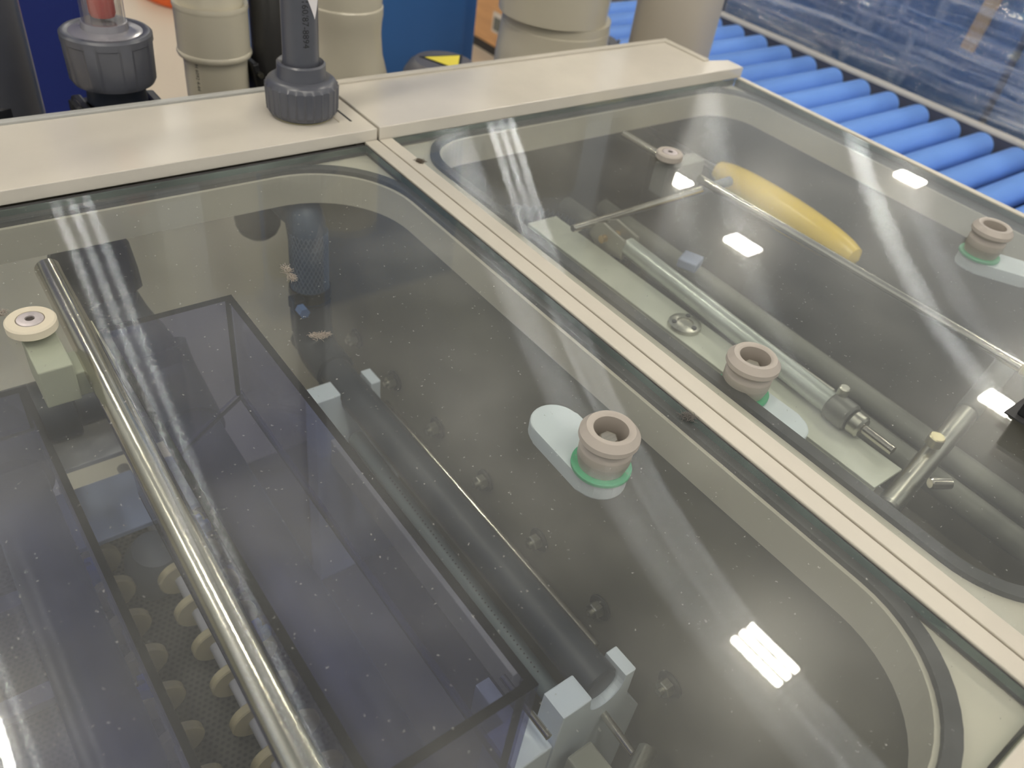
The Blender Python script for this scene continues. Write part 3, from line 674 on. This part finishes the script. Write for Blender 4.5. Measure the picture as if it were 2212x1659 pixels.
# flow meter
fx, fy = -.193, .185
fm = thing('flow_meter', 'clear-tube flow meter with a red float in a grey union nut', 'flow meter', (fx, fy, -.9))
facet = lambda t, h: 1 + (.03 * (1 if (t * 8 / (2 * PI)) % 1 < .32 else 0) if .004 < h < .0398 else 0)
build('union_nut', MB().lathe([(.033, .0475), (.0345, .0485), (.0395, .0485), (.0415, .0465), (.0415, .0405), (.0405, .0395), (.0395, .0060), (.0375, .0), (.030, -.002)], (fx, fy, .0155), n=160, ripple=facet), pvc, fm)
build('clear_collar', MB().lathe([(.0172, .0725), (.0205, .0720), (.0215, .0660), (.0250, .0640), (.0330, .0632), (.0328, .0600)], (fx, fy, 0), n=64), mat('grey_clear_collar', (128, 126, 132), .15, 0, spec=.8), fm)
build('clear_tube', MB().lathe([(.0195, 0), (.0205, .4), (.0180, .4), (.0172, 0)], (fx, fy, .0726), n=64, closed=True), cleartube, fm)
build('float', MB().lathe([(.003, 0), (.0105, .001), (.0118, .004), (.0118, .042), (.0110, .044), (.0003, .044)], (fx, fy, .0755), n=40), red, fm)
build('guide_rod', MB().cyl((fx, fy, .070), (fx, fy, .44), .0016, n=12), steel, fm)
build('lower_ring', MB().lathe([(.030, .0195), (.0295, .010), (.0275, .006), (.0285, -.004), (.0210, -.010), (.0180, -.018), (.0195, -.03)], (fx, fy, 0), n=64), pvc_dark, fm)
build('drop_pipe', MB().cyl((fx, fy, -.9), (fx, fy, -.03), .0195, n=32), pvc_dark, fm)
cp = thing('pipe_clamp', 'black pipe clamp under the flow meter', 'pipe clamp', (fx, fy, -.03))
b = MB().box(fx - .040, fx - .0295, fy - .03, fy + .02, -.05, -.002, .003); b.box(fx + .0295, fx + .041, fy - .03, fy + .02, -.05, -.006, .003); b.box(fx - .040, fx + .041, fy + .0202, fy + .034, -.05, -.012, .002); b.box(fx - .043, fx - .037, fy - .032, fy - .01, -.012, .006, .002, rot=Matrix.Rotation(-.5, 3, 'Y'))
build('jaw', b, black, cp)
build('screw', MB().cyl((fx + .012, fy - .036, -.018), (fx + .012, fy - .030, -.018), .004, n=12), steel_b, cp)
def standing_pipe(name, label, x, y, prof, m, n=64, ripple=None):
    t = thing(name, label, 'pipe', (x, y, -.9)); build('body', MB().lathe(prof, (x, y, 0), n=n), m, t); return t
# cream pipe with coupling
p1 = thing('cream_pipe', 'cream pipe with a chipped coupling between flow meter and dark pipe', 'pipe', (-.066, .25, -.9))
build('pipe', MB().cyl((-.066, .25, -.9), (-.066, .25, .30), .0345, n=64), cream_pipe, p1)
build('coupling', MB().lathe([(.0347, .050), (.0395, .052), (.0400, .048), (.0395, .046), (.0390, .044), (.0390, .0015), (.0400, .0005), (.0405, -.002), (.0395, -.0045), (.0347, -.0050)], (-.066, .25, .012), n=64, closed=True, ripple=lambda t, h: 1 + .006 * noise.noise((3 * math.cos(t), 3 * math.sin(t), h * 40))), cream_pipe, p1)
pipe_text('H 6092 4-44', -.066, .25, .0345, .004, math.radians(-150), .0058, p1)
# dark pipe behind
p2 = thing('dark_pipe', 'charcoal pipe between the cream coupling and the grey riser', 'pipe', (-.002, .25, -.9))
build('pipe', MB().cyl((-.002, .25, -.9), (-.002, .25, .30), .0195, n=40), mat('charcoal_pipe', (58, 57, 56), .3), p2)
cp2 = thing('pipe_clamp', 'black pipe clamp under the charcoal pipe', 'pipe clamp', (-.02, .25, -.03))
b = MB().box(-.0300, -.0218, .225, .27, -.05, .000, .002, rot=Matrix.Rotation(-.15, 3, 'Y')); b.box(-.026, .0300, .2702, .28, -.045, -.005, .002); b.box(.0180, .0300, .222, .27, -.045, -.008, .002)
build('jaw', b, black, cp2)
build('screw', MB().cyl((-.026, .218, -.012), (-.026, .2245, -.012), .003, n=10), steel_b, cp2)
# big cream flared pipe
p3 = thing('cream_pipe', 'wide cream pipe flaring downwards behind the grey riser', 'pipe', (.150, .35, -.9))
build('reducer', MB().lathe([(.0500, .30), (.0500, .020), (.0515, .018), (.0515, .008), (.050, -.002), (.0495, -.018), (.0505, -.030), (.052, -.045), (.056, -.060), (.0605, -.078), (.066, -.100), (.072, -.125), (.076, -.15), (.076, -.40)], (.150, .35, 0), n=64), cream_pipe, p3)
build('stand_pipe', MB().cyl((.150, .35, -.9), (.150, .35, -.40), .076, n=64), cream_pipe, p3)
# second big cream pipe
p4 = thing('cream_pipe', 'widest cream pipe standing left of the cream pole', 'pipe', (.525, .35, -.9))
build('socket', MB().lathe([(.089, .30), (.089, .060), (.091, .056), (.088, .046), (.087, -.020)], (.520, .35, 0), n=64), cream_pipe, p4)
build('body', MB().lathe([(.0875, -.0205), (.0876, -.035), (.0884, -.0358), (.0890, -.055), (.0900, -.062), (.0915, -.075), (.0925, -.095), (.0925, -.9)], (.530, .35, 0), n=64), cream_pipe, p4)
p5 = thing('cream_pole', 'plain cream pole in front of the blue rollers', 'pole', (.700, .25, -.9))
build('pole', MB().cyl((.700, .25, -.9), (.700, .25, .6), .0680, n=64), mat('beige_pole', (186, 178, 164), .4), p5)
# dark pipe at the far left
p6 = thing('dark_pipe', 'broad dark grey pipe at the upper left corner', 'pipe', (-.292, .30, -.9))
build('pipe', MB().cyl((-.292, .30, -.9), (-.292, .30, .5), .049, n=64), pvc, p6)
build('socket', MB().cyl((-.305, .30, -.9), (-.305, .30, -.026), .0535, n=64, ch=.003), mat('black_socket', (34, 36, 42), .45), p6)
# pumps with warning stickers
def pump(x, y, zt, label):
    t = thing('pump_motor', label, 'pump', (x, y, -.9))
    fin = lambda tt, h: 1 + .02 * math.cos(40 * tt) if h < -.06 else 1
    build('cap', MB().lathe([(.0004, 0), (.042, 0), (.050, -.006), (.0575, -.018), (.060, -.030), (.060, -.05)], (x, y, zt), n=64), mat('grey_pump_plastic', (92, 90, 94), .45), t)
    build('motor_body', MB().lathe([(.0585, -.0502), (.0585, -.30)], (x, y, zt), n=160, ripple=fin), mat('grey_pump_plastic', (92, 90, 94), .45), t)
    build('base', MB().box(x - .05, x + .05, y - .06, y + .06, -.9, zt - .302, .005), black, t)
    rx, ry = .797, -.603; ux, uy = .603, .797
    def P(u, v, h): return (x + rx * u + ux * v, y + ry * u + uy * v, zt + h)
    def tri(pts, h, m, nm): build(nm, MB().prism([P(u, v, 0)[:2] for u, v in pts], zt + h, zt + h + .0004), m, t)
    tri([(-.036, .004), (.026, .036), (.026, -.036)], .0002, blk_ink, 'sticker_border')
    tri([(-.028, .003), (.022, .029), (.022, -.028)], .0007, yel_lab, 'warning_sticker')
    build('small_screw', MB().cyl((x + .046, y - .018, zt - .006), (x + .047, y - .0185, zt - .0015), .003, n=12), steel_b, t)
    return t
pump(.292, .315, -.0605, 'grey pump with a yellow warning triangle before the blue cabinet')
pump(.712, .44, -.105, 'grey pump with a yellow warning triangle before the cream pole')
pm = bpy.data.objects

# ================================================================== BACKGROUND
c1 = thing('cabinet', 'blue metal cabinet behind the wide cream pipe', 'cabinet', (.5, 1.1, -.9))
build('body', MB().box(.247, .782, .900, 1.09, -.9, .9, .004), bluecab, c1)
build('door', MB().box(.258, .740, .885, .8995, -.86, .88, .003), bluecab, c1)
c2 = thing('cabinet', 'shade-darkened blue cabinet behind the flow meter', 'cabinet', (-.5, 1.15, -.9))
build('body', MB().box(-.95, .010, 1.0, 1.30, -.9, .9, .004), blueshade, c2)
cr_ = thing('plywood_crate', 'plywood crate on a black pallet right of the blue cabinet', 'crate', (2.3, 2.6, -.9))
build('box', MB().box(1.95, 2.6, 2.0, 3.2, -.862, -.30, .004), wood, cr_)
build('base', MB().box(1.95, 2.6, 2.0, 3.2, -.90, -.863), black, cr_)
build('paper_sheet', MB().box(1.9480, 1.9498, 2.12, 2.335, -.80, -.715), mat('pale_sheet', (196, 188, 176), .6), cr_)
build('dark_print', MB().box(1.9465, 1.9479, 2.15, 2.325, -.79, -.735), mat('grey_print', (96, 98, 92), .6), cr_)
od = thing('orange_drum', 'orange round drum on the floor behind the flow meter', 'drum', (1.13, 3.42, -.9))
build('drum', MB().cyl((1.13, 3.42, -.9), (1.13, 3.42, -.82), .37, n=64, ch=.01), orange, od)

# roller conveyor
RZ = -.176
fr = thing('roller_conveyor', 'pale conveyor side rails and dark tray carrying the blue rollers', 'conveyor', (1.03, .3, -.9))
for xx in (.79, 1.274):
    sr_ = build('side_rail', MB().box(xx, xx + .020, -.70, .79, -.235, -.1565, .001), mat('dark_rail', (84, 88, 104), .45), fr)
    build('rail_cap', MB().box(xx - .001, xx + .021, -.70, .79, -.1564, -.1500, .001), mat('pale_metal_rail', (206, 202, 194), .4), sr_)
build('tray', MB().box(.812, 1.272, -.70, .79, -.245, -.236), mat('dark_conveyor_tray', (64, 68, 84), .35, var=.4, vscale=14), fr)
for xx in (.80, 1.28):
    for yy in (-.6, .1, .75): build('leg', MB().box(xx - .015, xx + .015, yy - .02, yy + .02, -.9, -.2452), steel_b, fr)
r0 = None
nr = 20
for i in range(nr):
    y = -.565 + .0683 * i
    if r0 is None:
        r0 = thing('conveyor_roller', 'roller', 'roller', (1.03, y, RZ), 'blue rollers of the conveyor')
        build('tube', MB().cyl((.818, y, RZ), (1.255, y, RZ), .0255, n=32, ch=.004), blueroll, r0)
        build('axle', MB().cyl((1.2552, y, RZ), (1.2715, y, RZ), .006, n=10), steel_b, r0)
        rr = r0
    else: rr = dup(r0, (0, .0683 * i, 0))
    k = i - 3
    W_ = ['first', 'second', 'third', 'fourth', 'fifth', 'sixth', 'seventh', 'eighth', 'ninth', 'tenth', 'eleventh', 'twelfth', 'thirteenth', 'fourteenth', 'fifteenth', 'sixteenth', 'seventeenth', 'eighteenth', 'nineteenth']
    rr['label'] = 'blue conveyor roller, %s from the right edge of the picture' % W_[k] if k >= 0 else 'blue conveyor roller beyond the right edge of the picture'
# wrapped stack behind the conveyor
crate0 = None
ords = ['nearest of the row', 'middle one of the row', 'farthest of the row']
for i in range(3):
    for j in range(1):
        y0 = -.72 + i * .70
        lab = 'blue plastic crate under the stretch film, %s' % ords[i]
        if crate0 is None:
            crate0 = thing('blue_crate', lab, 'crate', (1.6, y0 + .34, -.23), 'blue crates under stretch film')
            build('shell', MB().box(1.345, 1.85, y0, y0 + .68, -.23, .13, .006), bluecrate, crate0)
            build('rim', MB().box(1.337, 1.858, y0 - .006, y0 + .686, .105, .1305, .003), bluecrate, crate0)
        else: dup(crate0, (0, i * .6925, 0), lab)
tbm = thing('stack_table', 'dark stand beneath the film-wrapped blue crates', 'stand', (1.6, .3, -.9))
build('top', MB().box(1.34, 1.86, -.74, 1.40, -.26, -.2305), mat('dark_stand', (50, 54, 66), .5), tbm)
for xx in (1.38, 1.82):
    for yy in (-.6, .4, 1.3): build('leg', MB().box(xx - .02, xx + .02, yy - .02, yy + .02, -.9, -.2602), steel_b, tbm)
st = tag(build('wood_strip', MB().box(1.328, 1.3355, .030, .058, -.052, .16, .001, rot=Matrix.Rotation(.06, 3, 'X')), mat('tan_strip', (176, 152, 122), .6)), 'tan wooden strip standing against the film-wrapped crates', 'strip')
# stretch film: wrinkled sheet
def film_mat():
    m = bpy.data.materials.new('stretch_film'); m.use_nodes = True; n = m.node_tree; N = n.nodes; L = n.links; N.clear()
    out = N.new('ShaderNodeOutputMaterial'); tr = N.new('ShaderNodeBsdfTransparent'); gl_ = N.new('ShaderNodeBsdfAnisotropic'); gl_.inputs['Roughness'].default_value = .10
    df = N.new('ShaderNodeBsdfDiffuse'); df.inputs[0].default_value = (.72, .76, .86, 1)
    tc_ = N.new('ShaderNodeTexCoord'); mp_ = N.new('ShaderNodeMapping'); mp_.inputs['Scale'].default_value = (1, 1.6, 30); mp_.inputs['Rotation'].default_value = (.10, 0, 0)
    nz_ = N.new('ShaderNodeTexNoise'); nz_.inputs['Scale'].default_value = 2.2; nz_.inputs['Detail'].default_value = 5; nz_.inputs['Roughness'].default_value = .62
    L.new(tc_.outputs['Object'], mp_.inputs[0]); L.new(mp_.outputs[0], nz_.inputs['Vector'])
    mp2 = N.new('ShaderNodeMapping'); mp2.inputs['Scale'].default_value = (1, 9, 2.0); mp2.inputs['Rotation'].default_value = (-.45, 0, 0)
    n2 = N.new('ShaderNodeTexNoise'); n2.inputs['Scale'].default_value = 1.5; n2.inputs['Detail'].default_value = 6; n2.inputs['Distortion'].default_value = 1.2
    L.new(tc_.outputs['Object'], mp2.inputs[0]); L.new(mp2.outputs[0], n2.inputs['Vector'])
    r1 = N.new('ShaderNodeValToRGB'); r1.color_ramp.elements[0].position = .47; r1.color_ramp.elements[1].position = .66; L.new(nz_.outputs[0], r1.inputs[0])
    r2 = N.new('ShaderNodeValToRGB'); r2.color_ramp.elements[0].position = .56; r2.color_ramp.elements[1].position = .80; L.new(n2.outputs[0], r2.inputs[0])
    ad = N.new('ShaderNodeMath'); ad.operation = 'MAXIMUM'; L.new(r1.outputs[0], ad.inputs[0]); L.new(r2.outputs[0], ad.inputs[1])
    mu = N.new('ShaderNodeMath'); mu.operation = 'MULTIPLY'; mu.inputs[1].default_value = .5; L.new(ad.outputs[0], mu.inputs[0])
    n3 = N.new('ShaderNodeTexNoise'); n3.inputs['Scale'].default_value = 7; n3.inputs['Detail'].default_value = 4; L.new(mp2.outputs[0], n3.inputs['Vector'])
    a3 = N.new('ShaderNodeMath'); a3.operation = 'MULTIPLY_ADD'; a3.inputs[1].default_value = .45; L.new(n3.outputs[0], a3.inputs[0]); L.new(nz_.outputs[0], a3.inputs[2])
    bp = N.new('ShaderNodeBump'); bp.inputs['Strength'].default_value = 1; bp.inputs['Distance'].default_value = .05; L.new(a3.outputs[0], bp.inputs['Height']); L.new(bp.outputs[0], gl_.inputs['Normal'])
    m1 = N.new('ShaderNodeMixShader'); L.new(mu.outputs[0], m1.inputs[0]); L.new(tr.outputs[0], m1.inputs[1]); L.new(df.outputs[0], m1.inputs[2])
    m2 = N.new('ShaderNodeMixShader'); m2.inputs[0].default_value = .30; L.new(m1.outputs[0], m2.inputs[1]); L.new(gl_.outputs[0], m2.inputs[2]); L.new(m2.outputs[0], out.inputs[0])
    return m
b = MB(); NY, NZ = 300, 80; V3 = []
for j in range(NZ + 1):
    z_ = -.262 + .42 * j / NZ
    for i in range(NY + 1):
        y_ = -.76 + 2.2 * i / NY
        d = .012 * noise.noise((y_ * 1.6, z_ * 22, 3.1)) + .006 * noise.noise((y_ * 5, z_ * 60, 9)) + .010 * noise.noise((y_ * 9 + z_ * 4, z_ * 3, 5))
        x_ = 1.318 + max(-.016, min(.008, d))
        V3.append((x_, y_, z_))
b._add(V3, [(j * (NY + 1) + i, j * (NY + 1) + i + 1, (j + 1) * (NY + 1) + i + 1, (j + 1) * (NY + 1) + i) for j in range(NZ) for i in range(NY)], smooth=True)
# side and top returns so the film wraps the load
b.box(1.32, 1.87, -.762, -.7605, -.26, .155); b.box(1.32, 1.87, 1.4405, 1.442, -.26, .155); b.box(1.32, 1.87, -.76, 1.44, .1555, .157)
sf = tag(build('stretch_film', b, film_mat()), 'clear wrinkled stretch film wrapped around the blue crates', 'stretch film')
